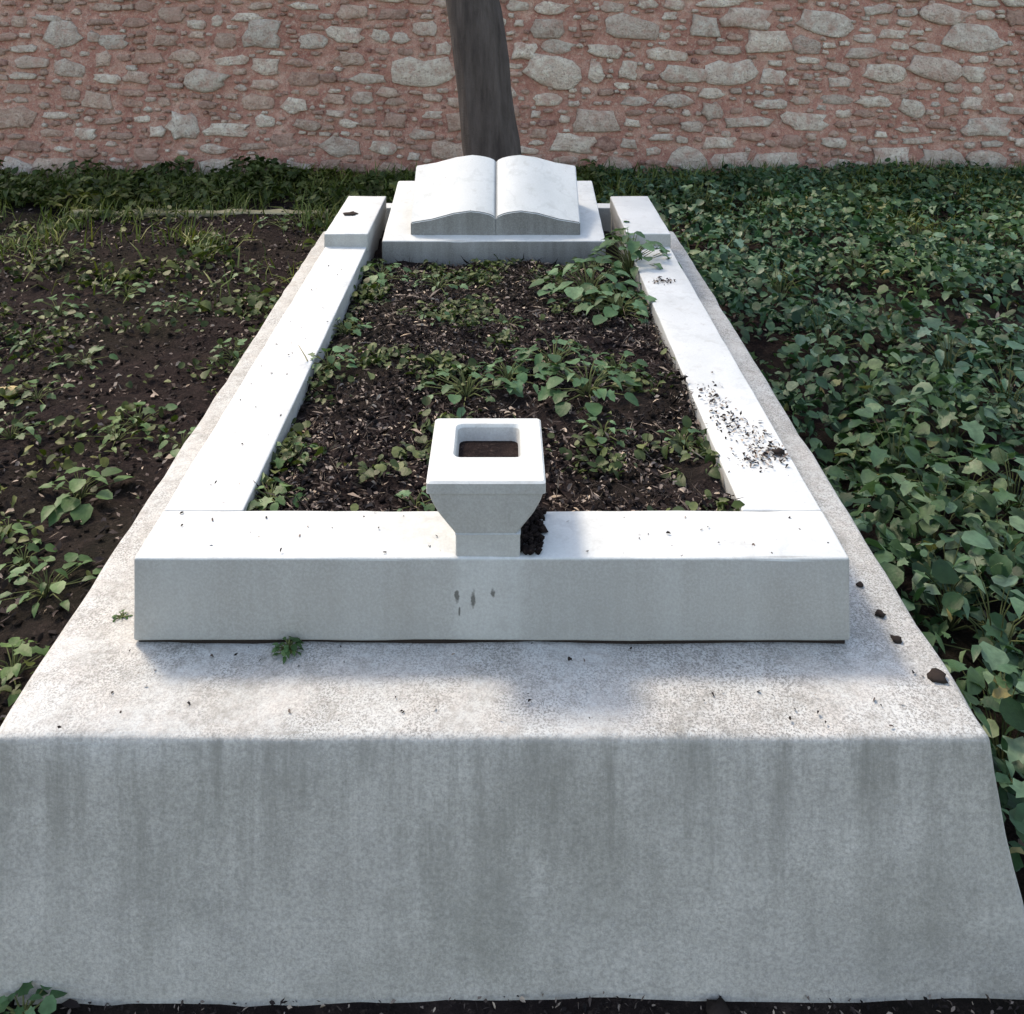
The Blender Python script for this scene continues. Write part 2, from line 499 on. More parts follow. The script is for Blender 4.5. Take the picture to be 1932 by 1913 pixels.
def fill(wr, hr, tries, margin):
    for _ in range(tries):
        w, h = random.uniform(*wr), random.uniform(*hr)
        if h > w * .95: h = w * .7
        x, z = random.uniform(WX0, WX1 - w), random.uniform(-.18, WZ1 - h)
        a, b, c, d = cells(x, z, x + w, z + h, margin)
        if occ[b:d, a:c].any(): continue
        xc = x + w / 2
        t = random.random()
        if t < .04 and w < .16: tint = random.choice(red_t)
        elif xc < 0: tint = random.choice(dull_t if t < .75 else pale_t)
        else: tint = random.choice(pale_t if t < .55 else dull_t)
        put(x, z, x + w, z + h, tint)
fill((.18, .32), (.10, .17), 160, .02)
fill((.13, .22), (.06, .11), 900, .014)
fill((.10, .20), (.04, .07), 5000, .010)
fill((.06, .12), (.03, .05), 9000, .008)
fill((.05, .09), (.025, .04), 9000, .004)
fill((.03, .06), (.018, .030), 26000, .002)
def in_view(s): return s[2] > -3.45 and s[0] < 3.6 and s[1] < 1.2 and s[3] > .02
vis = sorted([s for s in stones if in_view(s)], key=lambda s: -(s[2] - s[0]) * (s[3] - s[1]))
rest = vis[300:] + [s for s in stones if not in_view(s)]
def stone_xf(s):
    w, h = s[2] - s[0], s[3] - s[1]
    d = min(.040, .016 + .11 * min(w, h)) * random.uniform(.6, 1.2)
    loc = Vector(((s[0] + s[2]) / 2, -.004, (s[1] + s[3]) / 2))
    return loc, (w * 1.10, d, h * 1.16), random.uniform(-.10, .10)
for s in vis[:300]:
    loc, sc, rot = stone_xf(s)
    o = bpy.data.objects.new('stone', random.choice(SM))
    COL.objects.link(o); o.parent = wall
    o.location = loc; o.scale = (sc[0] * random.choice((1, -1)) if False else sc[0], sc[1], sc[2]); o.rotation_euler = (0, rot, 0)
    j = random.uniform(.85, 1.12)
    o.color = tuple(min(1, c * j) for c in s[4]) + (1,)
rv, rf, rc = [], [], []
for s in rest:
    loc, sc, rot = stone_xf(s)
    me = random.choice(SM)
    mt = Matrix.LocRotScale(loc, Euler((0, rot, 0)), sc)
    b = len(rv)
    rv += [mt @ v.co for v in me.vertices]
    rf += [tuple(i + b for i in p.vertices) for p in me.polygons]
    j = random.uniform(.85, 1.12)
    rc += [tuple(min(1, c * j) for c in s[4]) + (1,)] * len(me.vertices)
rm = mesh('stone_filling', rv, rf)
ca = rm.color_attributes.new('tint', 'FLOAT_COLOR', 'POINT')
ca.data.foreach_set('color', np.array(rc).ravel())
tag(link('stone_filling', rm, M['stone_j'], wall), kind='stuff')

# ------------------------------------------------------------------ marble grave
grave = empty('marble_grave', (GX, 1.35, 0))
tag(grave, 'long white marble grave kerb on a stepped grey concrete plinth', 'grave')
def gbox(name, lo, hi, **kw):
    o = rbox(name, lo, hi, parent=None, **kw)
    o.parent = grave
    o.matrix_parent_inverse = Matrix.Translation(-Vector(grave.location))
    return o
def batter(p):
    t = max(0, (PL_T - p.z) / PL_T)
    if p.x > 0: p.x += .075 * t
    else: p.x -= .02 * t
    return p
gbox('plinth', (GX - PL_W, PL_F, -.10), (GX + PL_W, PL_B, PL_T), r=.012, step=.045, amp=.004, mat=M['concrete'], fn=batter, freq=7, chip=.012)
EM = M['marble']
for (a, b) in (((GX - KB_W + .006, KB_F + .006, PL_T - .01), (GX + KB_W - .006, KB_F + .12, PL_T + .012)), ((GX - KB_W + .006, KB_F + .14, PL_T - .01), (GX - KB_W + .10, HB_B - .01, PL_T + .012)), ((GX + KB_W - .10, KB_F + .14, PL_T - .01), (GX + KB_W - .006, HB_B - .01, PL_T + .012))):
    gbox('mortar_joint', a, b, r=.002, step=.2, amp=0, mat=M['clod'])
gbox('front_kerb', (GX - KB_W, KB_F, PL_T + .006), (GX + KB_W, KB_F + .134, KB_T), r=.005, step=.05, amp=.0016, mat=EM, chip=.004)
for s in (-1, 1):
    x0 = GX + s * (KB_W - KW / 2)
    gbox('side_kerb', (x0 - KW / 2, KB_F + .1345, PL_T + .006), (x0 + KW / 2, HB_B, KB_T - .001), r=.004, step=.05, amp=.0018, mat=EM, chip=.004, seed=s * 9)
    gbox('head_block', (x0 - KW / 2 - .004, HB_F, KB_T - .02), (x0 + KW / 2 + .004, HB_B + .004, HB_T), r=.005, step=.05, amp=.0015, mat=EM, chip=.004, seed=s * 5)
gbox('back_kerb', (GX - KB_W, HB_B + .05, PL_T - .01), (GX + KB_W, HB_B + .12, .50), r=.004, step=.05, amp=.0015, mat=EM)

# soil filling the grave
bv, bf = [], []
bx = np.arange(GX - .437, GX + .438, .02); by = np.arange(1.66, 3.64, .02)
def bh(x, y):
    e = min(x - (GX - .437), (GX + .437) - x, y - 1.66)
    er = (GX + .437) - x
    return BED_Z - .040 * max(0, min(1, (y - 2.3) / .8)) + .020 * max(0, 1 - er / .10) * (1 if y < 3.1 else 0) + .016 * fbm(x * 4, y * 4, 4) + .012 * fbm(x * 15, y * 15, 8) + .012 * min(1, max(0, e) / .15) - .02
for y in by:
    for x in bx: bv.append((x, y, bh(x, y)))
n = len(bx)
for j in range(len(by) - 1):
    for i in range(n - 1):
        a = j * n + i; bf.append((a, a + 1, a + n + 1, a + n))
tag(link('bed_soil', mesh('bed_soil', bv, bf), M['soil']), 'dark soil filling the inside of the marble kerb', 'soil', kind='structure')

# ------------------------------------------------------------------ stone book on its slab
book = empty('stone_book', (GX + .01, 3.25, .5))
tag(book, 'open white marble book on a sloping slab at the head of the grave', 'stone book')
def adopt(o, root):
    o.parent = root
    o.matrix_parent_inverse = Matrix.Translation(-Vector(root.location))
    return o
SX = GX - .012
SF, SB = 3.225, 3.72
def slab_top(y): return .520 + (y - SF) * .18
def slabfn(p):
    if p.z > .48: p.z += (p.y - SF) * .18
    return p
adopt(rbox('base_slab', (SX - .378, SF, .42), (SX + .378, SB, .520), r=.005, step=.05, amp=.0015, mat=M['side_shaded'], fn=slabfn, chip=.004), book)
BKF, BKB = 3.268, 3.52
def hump(t):         # t 0 at the gutter, 1 at the fore-edge
    keys = [(0, .053), (.018, .061), (.03, .065), (.10, .074), (.28, .083), (.5, .074), (.75, .054), (1., .042)]
    for (a, ha), (b, hb) in zip(keys, keys[1:]):
        if t <= b:
            f = (t - a) / (b - a); return ha + (hb - ha) * f
    return keys[-1][1]
for s in (-1, 1):
    W = .292 if s < 0 else .29
    us = [0, .006, .018, .028, .04, .08, .14, .2, .3, .4, .5, .62, .75, .87, .95, .99, 1.0]
    vs = list(np.linspace(0, 1, 9))
    vv, ff = [], []
    for t in vs:
        for u in us:
            y = BKF + (BKB - BKF) * t
            x = SX + .006 + s * (-.0006 + u * W * (1 + .012 * t))
            z = slab_top(BKF) + hump(u) + t * .142
            vv.append((x, y, z))
    nu = len(us); nv = len(vs)
    def q(a, b, c, d): ff.append((a, b, c, d) if s > 0 else (d, c, b, a))
    for j in range(nv - 1):
        for i in range(nu - 1):
            a = j * nu + i; q(a, a + 1, a + nu + 1, a + nu)
    # skirt down to the slab
    rim = list(range(nu)) + [j * nu + nu - 1 for j in range(1, nv)] + [(nv - 1) * nu + i for i in range(nu - 2, -1, -1)] + [j * nu for j in range(nv - 2, 0, -1)]
    b0 = len(vv)
    for i in rim:
        p = vv[i]; vv.append((p[0], p[1], slab_top(p[1]) - .004))
    m_ = len(rim)
    for k in range(m_):
        k2 = (k + 1) % m_; q(rim[k], b0 + k, b0 + k2, rim[k2])
    me = mesh('page_block', vv, ff, True)
    o = link('page_block', me, M['side_shaded'])
    bm = bmesh.new(); bm.from_mesh(me)
    sharp = [e for e in bm.edges if len(e.link_faces) == 2 and e.calc_face_angle() > .7 and all(abs(v_.co.x - SX - .006) > .002 for v_ in e.verts)]
    bmesh.ops.bevel(bm, geom=sharp, offset=.003, segments=2, affect='EDGES')
    bm.to_mesh(me); bm.free()
    me.polygons.foreach_set('use_smooth', [True] * len(me.polygons))
    try: me.set_sharp_from_angle(angle=R(40))
    except Exception: pass
    adopt(o, book)

# ------------------------------------------------------------------ stone vase
vase = empty('stone_vase', (GX + .0, 1.6, KB_T))
tag(vase, 'square tapering white marble vase on the front kerb', 'vase')
VX = -.0235
def ring(x0, x1, y0, y1, z, r, n=4):
    p = []
    for cx, cy, a0 in ((x1 - r, y0 + r, -90), (x1 - r, y1 - r, 0), (x0 + r, y1 - r, 90), (x0 + r, y0 + r, 180)):
        for k in range(n + 1):
            a = R(a0 + 90 * k / n); p.append((cx + r * math.cos(a), cy + r * math.sin(a), z))
    return p
def loft(name, rings, mat, cap0=True, cap1=True):
    v, f = [], []
    for r_ in rings: v += r_
    n = len(rings[0])
    for j in range(len(rings) - 1):
        for i in range(n):
            a, b = j * n + i, j * n + (i + 1) % n; f.append((a, b, b + n, a + n))
    if cap0: f.append(tuple(range(n))[::-1])
    if cap1: f.append(tuple(range((len(rings) - 1) * n, len(rings) * n)))
    me = mesh(name, v, f)
    o = link(name, me, mat)
    try: me.set_sharp_from_angle(angle=R(35))
    except Exception: pass
    return o
TZ = .638
vx0, vx1, vy0, vy1 = VX - .099, VX + .093, 1.528, 1.742
rings = []
for t in np.linspace(0, 1, 12):
    z = KB_T + .034 + (TZ - .020 - KB_T - .034) * t
    e = float(np.interp(TZ - z, [.0, .018, .033, .053, .070, .089], [.0, .001, .006, .017, .030, .045]))
    rings.append(ring(vx0 + e + .002, vx1 - e - .002, vy0 + .002 + e * .12, vy1 - e * 1.6, z, .006))
rings.append(ring(vx0, vx1, vy0, vy1, TZ - .019, .005))
rings.append(ring(vx0, vx1, vy0, vy1, TZ - .003, .005))
rings.append(ring(vx0 + .003, vx1 - .003, vy0 + .003, vy1 - .003, TZ, .005))
hx0, hx1, hy0, hy1 = VX - .056, VX + .054, 1.608, 1.716
rings.append(ring(hx0 - .004, hx1 + .004, hy0 - .004, hy1 + .004, TZ, .013))
rings.append(ring(hx0, hx1, hy0, hy1, TZ - .005, .012))
rings.append(ring(hx0 + .006, hx1 - .006, hy0 + .004, hy1 - .014, TZ - .05, .012))
rings.append(ring(hx0 + .018, hx1 - .018, hy0 + .014, hy1 - .018, TZ - .078, .012))
adopt(loft('bowl', rings, EM), vase)
fx0, fx1 = VX - .052, VX + .052
adopt(loft('foot', [ring(fx0, fx1, 1.534, 1.64, KB_T - .002, .004), ring(fx0, fx1, 1.534, 1.64, KB_T + .030, .004), ring(fx0 - .001, fx1 + .001, 1.533, 1.641, KB_T + .036, .004)], EM), vase)
sv, sf = [], []
sr = ring(hx0 + .001, hx1 - .001, hy0 + .001, hy1 - .001, TZ - .026, .011)
adopt(link('soil_fill', mesh('soil_fill', sr, [tuple(range(len(sr)))]), M['soil']), vase)

# ------------------------------------------------------------------ tree
tree = empty('tree', (-.06, 4.75, 0))
tag(tree, 'leaning dark grey tree trunk between the stone book and the wall', 'tree')
tp, tr = [], []
for i in range(26):
    z = -.1 + i * .13
    tp.append((-.135 * (z - .45) + .02 * math.sin(z * 1.7), .03 * z, z)); tr.append((.152 - .018 * z) * (1.0 + .35 * max(0, .25 - z)))
v, f = tube(tp, tr, 40, True, .10)
link('trunk', mesh('trunk', v, f), M['bark'], tree)
top = Vector(tp[-1])
tips = []
for k in range(6):
    a = k * 1.05 + .3
    st = Vector(tp[-1 - (k % 4)])
    dirv = Vector((math.cos(a), math.sin(a), .75 + .3 * (k % 2)))
    L_ = 1.3 + .3 * (k % 3)
    pts = [st + dirv * (L_ * t) + Vector((.06 * math.sin(t * 5 + k), .06 * math.cos(t * 4 + k), .2 * t * t)) for t in np.linspace(0, 1, 8)]
    v, f = tube(pts, [.075 * (1 - .8 * t) for t in np.linspace(0, 1, 8)], 8)
    link('limb', mesh('limb', v, f), M['bark'], tree)
    tips += pts[3:]
LEAF = (np.array([(0, 0, 0), (.3, .27, .07), (.3, -.27, .07), (.32, 0, 0), (.66, .22, .04), (.66, -.22, .04), (.68, 0, -.02), (1, 0, -.14)]),
        [(0, 3, 1), (0, 2, 3), (3, 6, 4, 1), (3, 2, 5, 6), (6, 7, 4), (6, 5, 7)])
ROUND = (np.array([(0, 0, 0), (.12, .36, .05), (.12, -.36, .05), (.45, .50, .07), (.45, -.50, .07), (.45, 0, -.02), (.82, .34, .02), (.82, -.34, .02), (1, 0, -.06)]),
         [(0, 5, 3, 1), (0, 2, 4, 5), (5, 6, 3), (5, 4, 7), (5, 8, 6), (5, 7, 8)])
LOBE = (np.array([(0, 0, 0), (-.08, .30, .04), (.18, .34, .03), (.22, .56, 0), (.48, .30, .05), (.72, .30, .0), (1, 0, -.10), (.72, -.30, 0), (.48, -.30, .05), (.22, -.56, 0), (.18, -.34, .03), (-.08, -.30, .04), (.4, 0, -.03)]),
        [(12, 0, 1, 2), (12, 2, 3, 4), (12, 4, 5, 6), (12, 6, 7, 8), (12, 8, 9, 10), (12, 10, 11, 0)])
cpos, ceul, csc = [], [], []
for p in tips:
    for _ in range(55):
        d = rng.normal(0, .24, 3)
        cpos.append(np.array(p) + d); ceul.append(tuple(rng.uniform(-1.2, 1.2, 2)) + (rng.uniform(0, 6.28),)); csc.append(rng.uniform(.06, .11))
link('crown', scatter_mesh('crown', [LEAF], cpos, ceul, csc), M['crown'], tree)

# ------------------------------------------------------------------ plants
def outside(x, y, m=0.0):
    return not (GX - PL_W - m - .03 < x < GX + PL_W + .05 + m and PL_F - m < y < PL_B + m)

# dense ground cover to the right and behind: nobody could count these leaves
def scatter_cover(name, n, xr, yr, dens, hfun, size, tmpl, mat, label, seed):
    r = np.random.default_rng(seed)
    P, E, S = [], [], []
    tries = 0
    while len(P) < n and tries < n * 12:
        tries += 1
        x, y = r.uniform(*xr), r.uniform(*yr)
        if not outside(x, y, .01): continue
        if y > WALL_Y - .05 or (y < 1.37 and x < .80 and x > -.75): continue
        if r.random() > dens(x, y): continue
        H = hfun(x, y)
        t = r.random() ** .6
        lean = .5 + .5 * r.random()
        P.append(np.array((x, y, gh(x, y) + .01 + H * t)))
        E.append((r.normal(0, .45), r.normal(.05, .42), r.uniform(0, 6.283)))
        S.append(r.uniform(*size) * (.65 + .5 * t))
    o = link(name, scatter_mesh(name, tmpl, P, E, S), mat)
    tag(o, label, 'plants', kind='stuff')
    return o
def dr(x, y):
    n = fbm(x * 1.7, y * 1.7, 12.0)
    d = .62 + .9 * n
    if x < .9 and y > 3.9: d *= max(0, min(1, (x - .15) / .5))
    return max(.22, min(1, d + .15))
def hr(x, y):
    return max(.03, .12 + .14 * fbm(x * 2.1, y * 2.1, 31.0) + .05 * fbm(x * 6, y * 6, 2.) * 1.0) * (1 - .55 * max(0, min(1, (y - 5.2) / .9)))
scatter_cover('ground_cover', 52000, (.60, 5.2), (1.0, 6.4), dr, hr, (.018, .047), [LEAF, ROUND, LEAF, ROUND, LOBE], M['cover'], 'dense dark green leafy ground cover right of the grave', 3)
def dl(x, y):
    n = fbm(x * 1.9, y * 1.9, 44.0)
    if y > 5.55: return max(0.1, min(1, .75 + n))
    if y > 4.2: return max(0, min(.5, -.06 + .9 * n))
    return max(0, min(.35, -.13 + .8 * n))
def hl(x, y):
    return max(.02, (.06 + .10 * fbm(x * 2.3, y * 2.3, 9.0)) * (1.3 if y > 5.5 else .6))
scatter_cover('low_greenery', 9000, (-5.0, .6), (3.9, 6.4), dl, hl, (.03, .06), [LEAF, LOBE], M['grass'], 'low olive green growth along the foot of the wall', 4)
scatter_cover('sparse_seedlings', 4600, (-3.6, -.7), (1.0, 4.6), lambda x, y: max(.02, min(.8, .10 + 1.0 * fbm(x * 2.6, y * 2.6, 47.) + (.12 if x < -1.6 else 0))), lambda x, y: .035, (.012, .038), [LEAF, ROUND], M['grass'], 'scattered tiny seedlings on the bare soil left of the grave', 6)

def bed_greens():
    r = np.random.default_rng(77); P, E, S = [], [], []
    while len(P) < 2600:
        x, y = r.uniform(GX - .43, GX + .43), r.uniform(1.67, 3.2)
        n = fbm(x * 5, y * 5, 61.)
        edge = max(0, 1 - (x - (GX - .43)) / .12) * .35 + max(0, (y - 2.7)) * .5
        if r.random() > -.05 + 1.0 * n + edge: continue
        P.append(np.array((x, y, bh(x, y) + r.uniform(.002, .022)))); E.append((r.normal(0, .4), r.normal(0, .4), r.uniform(0, 6.283))); S.append(r.uniform(.010, .026))
    tag(link('bed_seedlings', scatter_mesh('bed_seedlings', [LEAF, ROUND], P, E, S), M['grass']), 'tiny green seedlings scattered over the soil of the grave bed', 'plants', kind='stuff')
bed_greens()
# grass-like blades along the wall foot and among the cover
BLADE = (np.array([(0, .03, 0), (0, -.03, 0), (.5, .025, .06), (.5, -.025, .06), (1, 0, -.06)]), [(0, 1, 3, 2), (2, 3, 4)])
def scatter_blades(name, n, xr, yr, keep, size, mat, label, seed):
    r = np.random.default_rng(seed); P, E, S = [], [], []
    while len(P) < n:
        x, y = r.uniform(*xr), r.uniform(*yr)
        if not outside(x, y, .01) or r.random() > keep(x, y): continue
        P.append(np.array((x, y, gh(x, y)))); E.append((r.normal(0, .3), -r.uniform(.5, 1.4), r.uniform(0, 6.283))); S.append(r.uniform(*size))
    tag(link(name, scatter_mesh(name, [BLADE], P, E, S), mat), label, 'grass', kind='stuff')
scatter_blades('grass', 16000, (-4.5, 4.8), (4.0, 6.38), lambda x, y: max(.02, min(1, (y - 4.9) * .7 + fbm(x * 2, y * 2, 70))), (.06, .16), M['blade'], 'short grass growing at the foot of the rubble wall', 8)

# litter: dry leaf scraps
FLAKE = (np.array([(0, 0, 0), (.4, .22, .06), (.45, -.2, .03), (1, .04, .0)]), [(0, 2, 1), (1, 2, 3)])
CURL = (np.array([(0, 0, 0), (.3, .25, .14), (.3, -.2, .1), (.7, .2, .16), (.7, -.22, .12), (1, 0, 0), (.5, 0, -.02)]), [(0, 6, 1), (0, 2, 6), (1, 6, 5, 3), (6, 2, 4, 5)])
TWIG = (np.array([(0, .012, 0), (0, -.012, 0), (1, .006, .05), (1, -.006, .05), (.5, 0, .05)]), [(0, 1, 4), (0, 4, 2), (1, 3, 4), (2, 4, 3)])
TWIG2 = (TWIG[0] * np.array((2.2, 1.6, 1)), TWIG[1])
def litter(name, n, gen, size, label, seed, tm=(FLAKE, CURL, FLAKE, TWIG)):
    r = np.random.default_rng(seed); P, E, S = [], [], []
    while len(P) < n:
        p = gen(r)
        if p is None: continue
        P.append(np.array(p)); E.append((r.normal(0, .35), r.normal(0, .3), r.uniform(0, 6.283))); S.append(r.uniform(*size))
    o = link(name, scatter_mesh(name, list(tm), P, E, S), M['litter'])
    tag(o, label, 'leaf litter', kind='stuff')
def gen_left(r):
    x, y = r.uniform(-3.6, -.6), r.uniform(1.0, 5.6)
    if not outside(x, y): return None
    if r.random() > .7 + fbm(x * 2, y * 2, 20): return None
    return (x, y, gh(x, y) + .006)
litter('leaf_litter', 20000, gen_left, (.008, .032), 'dry brown leaf scraps over the soil left of the grave', 14)
def gen_bed(r):
    x, y = r.uniform(GX - .43, GX + .43), r.uniform(1.67, 3.2)
    if r.random() > .8 + 1.1 * fbm(x * 4, y * 4, 25): return None
    return (x, y, bh(x, y) + .006)
litter('bed_litter', 24000, gen_bed, (.004, .018), 'dry brown leaf scraps and twigs inside the marble kerb', 15, (FLAKE, TWIG2, CURL, TWIG2))
LUMP = (np.array([(.5, .05, .1), (-.5, 0, .05), (.05, .45, .0), (0, -.5, .1), (.1, 0, .4), (0, .1, -.35)]), [(0, 2, 4), (2, 1, 4), (1, 3, 4), (3, 0, 4), (2, 0, 5), (1, 2, 5), (3, 1, 5), (0, 3, 5)])
def crumbs(name, n, gen, label, seed):
    r = np.random.default_rng(seed); P, E, S = [], [], []
    while len(P) < n:
        q = gen(r)
        if q is None: continue
        P.append(np.array(q) + np.array((0, 0, -.003))); E.append(tuple(r.uniform(-.6, .6, 2)) + (r.uniform(0, 6.283),)); S.append(.005 + .019 * r.random() ** 4)
    tag(link(name, scatter_mesh(name, [LUMP], P, E, S, False), M['soil']), label, 'soil crumbs', kind='stuff')
crumbs('soil_crumbs', 9000, gen_left, 'crumbly lumps of soil left of the grave', 91)
crumbs('bed_crumbs', 4500, gen_bed, 'crumbly lumps of soil inside the marble kerb', 92)
def gen_front(r):
    x, y = r.uniform(-.9, 1.0), r.uniform(1.18, 1.36)
    if not outside(x, y): return None
    return (x, y, gh(x, y) + .006)
litter('front_litter', 2600, gen_front, (.003, .012), 'dark leaf scraps along the foot of the plinth', 16)
def gen_right(r):
    x, y = r.uniform(.75, 4.5), r.uniform(1.0, 6)
    if not outside(x, y): return None
    return (x, y, gh(x, y) + .006)
litter('cover_litter', 2500, gen_right, (.02, .05), 'dead leaves lying under the ground cover', 17)
# dried mud flakes on the right kerb
def gen_mud(r):
    c = [(.462, 2.08, .016, .06), (.475, 1.97, .03, .03), (.515, 1.905, .035, .028), (.495, 1.83, .035, .026), (.520, 1.86, .03, .02), (.476, 2.84, .022, .015)][r.integers(0, 6)]
    x, y = r.normal(c[0], c[2] * .85), r.normal(c[1], c[3] * .8)
    if not (GX + KB_W - KW + .004 < x < GX + KB_W - .006): return None
    return (x, y, KB_T + .002)
litter('mud_flakes', 520, gen_mud, (.003, .012), 'dark dried mud flakes spattered on the right marble kerb', 18, (FLAKE, CURL))
def gen_vase_shadow(r):  # dark crumbs added in place of the bowl's shadow on the kerb
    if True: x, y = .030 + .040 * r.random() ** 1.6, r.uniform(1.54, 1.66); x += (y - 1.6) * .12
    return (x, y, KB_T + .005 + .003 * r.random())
crumbs('vase_shadow_crumbs', 330, gen_vase_shadow, 'dark crumbs standing in for the shadow right of the vase foot', 23)
def gen_crumb(r):
    k = r.random()
    if k < .35: x, y, z = r.uniform(GX - .57, GX + .57), r.uniform(1.535, 1.66), KB_T + .0015
    elif k < .6: x, y, z = r.uniform(GX - .56, GX - .44), r.uniform(1.6, 3.1), KB_T + .0015
    else: x, y, z = r.uniform(GX - .69, GX + .69), r.uniform(1.36, 1.53), PL_T + .003
    return (x, y, z)
litter('crumbs', 150, gen_crumb, (.003, .009), 'tiny dark crumbs lying on the kerb and plinth top', 19, (FLAKE, CURL))

# individual plants
def leaf_obj_mesh(name, tm, mat, bend):
    tv, tf = tm
    v = tv.copy(); v[:, 2] += -bend * v[:, 0] ** 2
    me = mesh(name, v, tf); me.materials.append(mat)
    return me
WL = [leaf_obj_mesh('leaf', t, M['weed'], b) for t, b in ((LEAF, .15), (ROUND, .2), (LOBE, .1))]
BL = [leaf_obj_mesh('leaf', t, M['broad'], b) for t, b in ((ROUND, .25), (LOBE, .15), (LEAF, .2))]
def stem_mesh(pts_list, r0):
    V, F = [], []
    for pts in pts_list:
        v, f = tube(pts, [r0 * (1 - .6 * k / (len(pts) - 1)) for k in range(len(pts))], 5, False)
        b = len(V); V += v; F += [tuple(i + b for i in q) for q in f]
    me = mesh('stems', V, F); me.materials.append(M['stem'])
    return me
def plant(name, loc, nleaf, spread, height, size, label, group=None, meshes=WL, seed=0, cat='plant'):
    r = random.Random(seed)
    if meshes is WL and nleaf < 30: nleaf = int(nleaf * 1.7); size *= .64
    root = empty(name, loc)
    tag(root, label, cat, group)
    paths = []
    for k in range(nleaf):
        a = k * 2.4 + r.uniform(-.4, .4)
        q = math.sqrt((k + .5) / nleaf)
        px, py = math.cos(a) * spread * q, math.sin(a) * spread * q
        pz = height * (1 - .65 * q * q) * r.uniform(.7, 1.1)
        paths.append([(0, 0, -.005), (px * .4, py * .4, pz * .7), (px, py, pz)])
        o = bpy.data.objects.new('leaf', r.choice(meshes)); COL.objects.link(o); o.parent = root
        o.location = (px, py, pz)
        o.rotation_euler = (r.uniform(-.3, .3), r.uniform(-.25, .4), a + r.uniform(-.5, .5))
        s = size * r.uniform(.65, 1.15); o.scale = (s, s * r.uniform(.8, 1.1), s)
    st = bpy.data.objects.new('stems', stem_mesh(paths, .0022)); COL.objects.link(st); st.parent = root
    return root
def gp(u, v, z):                     # a point on a level surface of height z, from a sighting in the photograph
    y = 1800 * (CAM_Z - z) / (v + 80)
    return ((u - 948) / 1800 * y, y, z)
def bed(u, v):
    p = gp(u, v, BED_Z); return (p[0], p[1], bh(p[0], p[1]))
bedp = [
    (880, 740, 16, .10, .06, .050, 'leafy green weed directly behind the vase hole in the grave bed'),
    (960, 720, 12, .08, .05, .045, 'small green weed in the middle of the cluster behind the vase'),
    (1045, 690, 16, .09, .07, .060, 'pale green broad-leaved weed in the middle of the grave bed'),
    (1110, 745, 18, .10, .07, .062, 'largest light green weed right of the vase in the grave bed'),
    (1165, 700, 9, .06, .05, .045, 'small weed at the right end of the cluster behind the vase'),
    (1140, 815, 7, .05, .03, .036, 'little weed on bare soil just right of the vase'),
    (620, 690, 13, .06, .05, .045, 'green weed against the left kerb halfway along the grave bed'),
    (650, 610, 10, .06, .05, .042, 'green weed on the left edge of the grave bed nearer the book'),
    (510, 940, 14, .06, .035, .042, 'green weed spilling over the front left corner of the grave bed'),
    (785, 945, 7, .04, .03, .03, 'tiny weed against the front kerb just left of the vase'),
    (545, 855, 8, .05, .03, .034, 'small weed on the left side of the bed near its front corner'),
    (720, 505, 14, .09, .05, .045, 'green weed below the left corner of the book slab'),
    (830, 520, 10, .08, .035, .038, 'low weed in the shadow in front of the book slab'),
    (1110, 540, 29, .15, .12, .075, 'bushy dark green weed in front of the right end of the book slab'),
    (1190, 500, 29, .12, .15, .075, 'tall green weed growing against the right kerb beside the book slab'),
    (1170, 575, 22, .12, .08, .066, 'green weed leaning on the right kerb before the bushy weeds'),
    (960, 600, 7, .06, .03, .034, 'small weed in the centre of the bed between book and vase'),
    (830, 590, 6, .06, .025, .032, 'small faded weed left of centre in the upper bed'),
    (1290, 830, 7, .05, .03, .032, 'small weed against the right kerb near the mud flakes'),
]
for i, (u, v, n, sp, h, s, lab) in enumerate(bedp):
    plant('weed', bed(u, v), n, sp, h, s, lab, 'weeds growing inside the grave', seed=50 + i)
x, y = 0.435, 3.40
plant('creeper', (.455, 3.30, .47), 16, .09, .09, .045, 'dark creeper filling the gap between book slab and right head block', seed=80)
# weeds on the bare soil to the left
leftp = [(110, 590, 9, .12, .07, .075, 'pale green weed at the upper left on bare soil'),
         (330, 590, 9, .10, .06, .060, 'green weed left of the kerb halfway up the soil'),
         (440, 672, 9, .08, .06, .060, 'green weed touching the left plinth edge'),
         (160, 690, 8, .10, .05, .06, "weed beside the pale stone chip on the left soil"), (60, 650, 8, .1, .05, .06, "weed just above the pale stone chip at the left"), (260, 800, 10, .10, .05, .055, 'pair-leaved pale weed in the middle of the left soil'),
         (220, 830, 9, .10, .05, .05, "weed close below the pair-leaved pale weed"), (345, 850, 8, .07, .05, .05, "weed nearest the plinth, level with the vase top"),
         (150, 945, 13, .09, .07, .085, 'large grey green weed standing alone on the left soil'),
         (20, 830, 10, .10, .06, .06, 'weed cut by the left border of the picture at mid height'),
         (45, 1060, 9, .06, .05, .05, "weed at the left border just above the bushy olive weed"), (90, 1120, 14, .10, .06, .055, 'bushy olive weed near the plinth on the lower left'),
         (25, 1270, 12, .07, .06, .055, 'green weed at the left border beside the plinth corner'),
         (15, 470, 10, .14, .06, .07, "weed at the left border below the edging stone"), (130, 490, 8, .12, .05, .06, "weed below the left end of the edging stone"), (400, 470, 9, .12, .06, .06, "weed below the right half of the edging stone"), (530, 430, 9, .12, .06, .06, "weed left of the head block, under the edging stone's right end"),
         (240, 560, 8, .1, .05, .055, "weed on open soil between edging stone and pale stone chip"), (470, 520, 8, .1, .05, .055, "weed left of the kerb, level with the soil before the book"), (70, 760, 8, .1, .05, .06, "weed just right below the pale stone chip"), (500, 590, 7, .07, .05, .05, "weed by the left plinth edge in the upper half of the bed's length"), (15, 1010, 6, .05, .04, .045, "small weed at the left border, level with the front kerb top")]
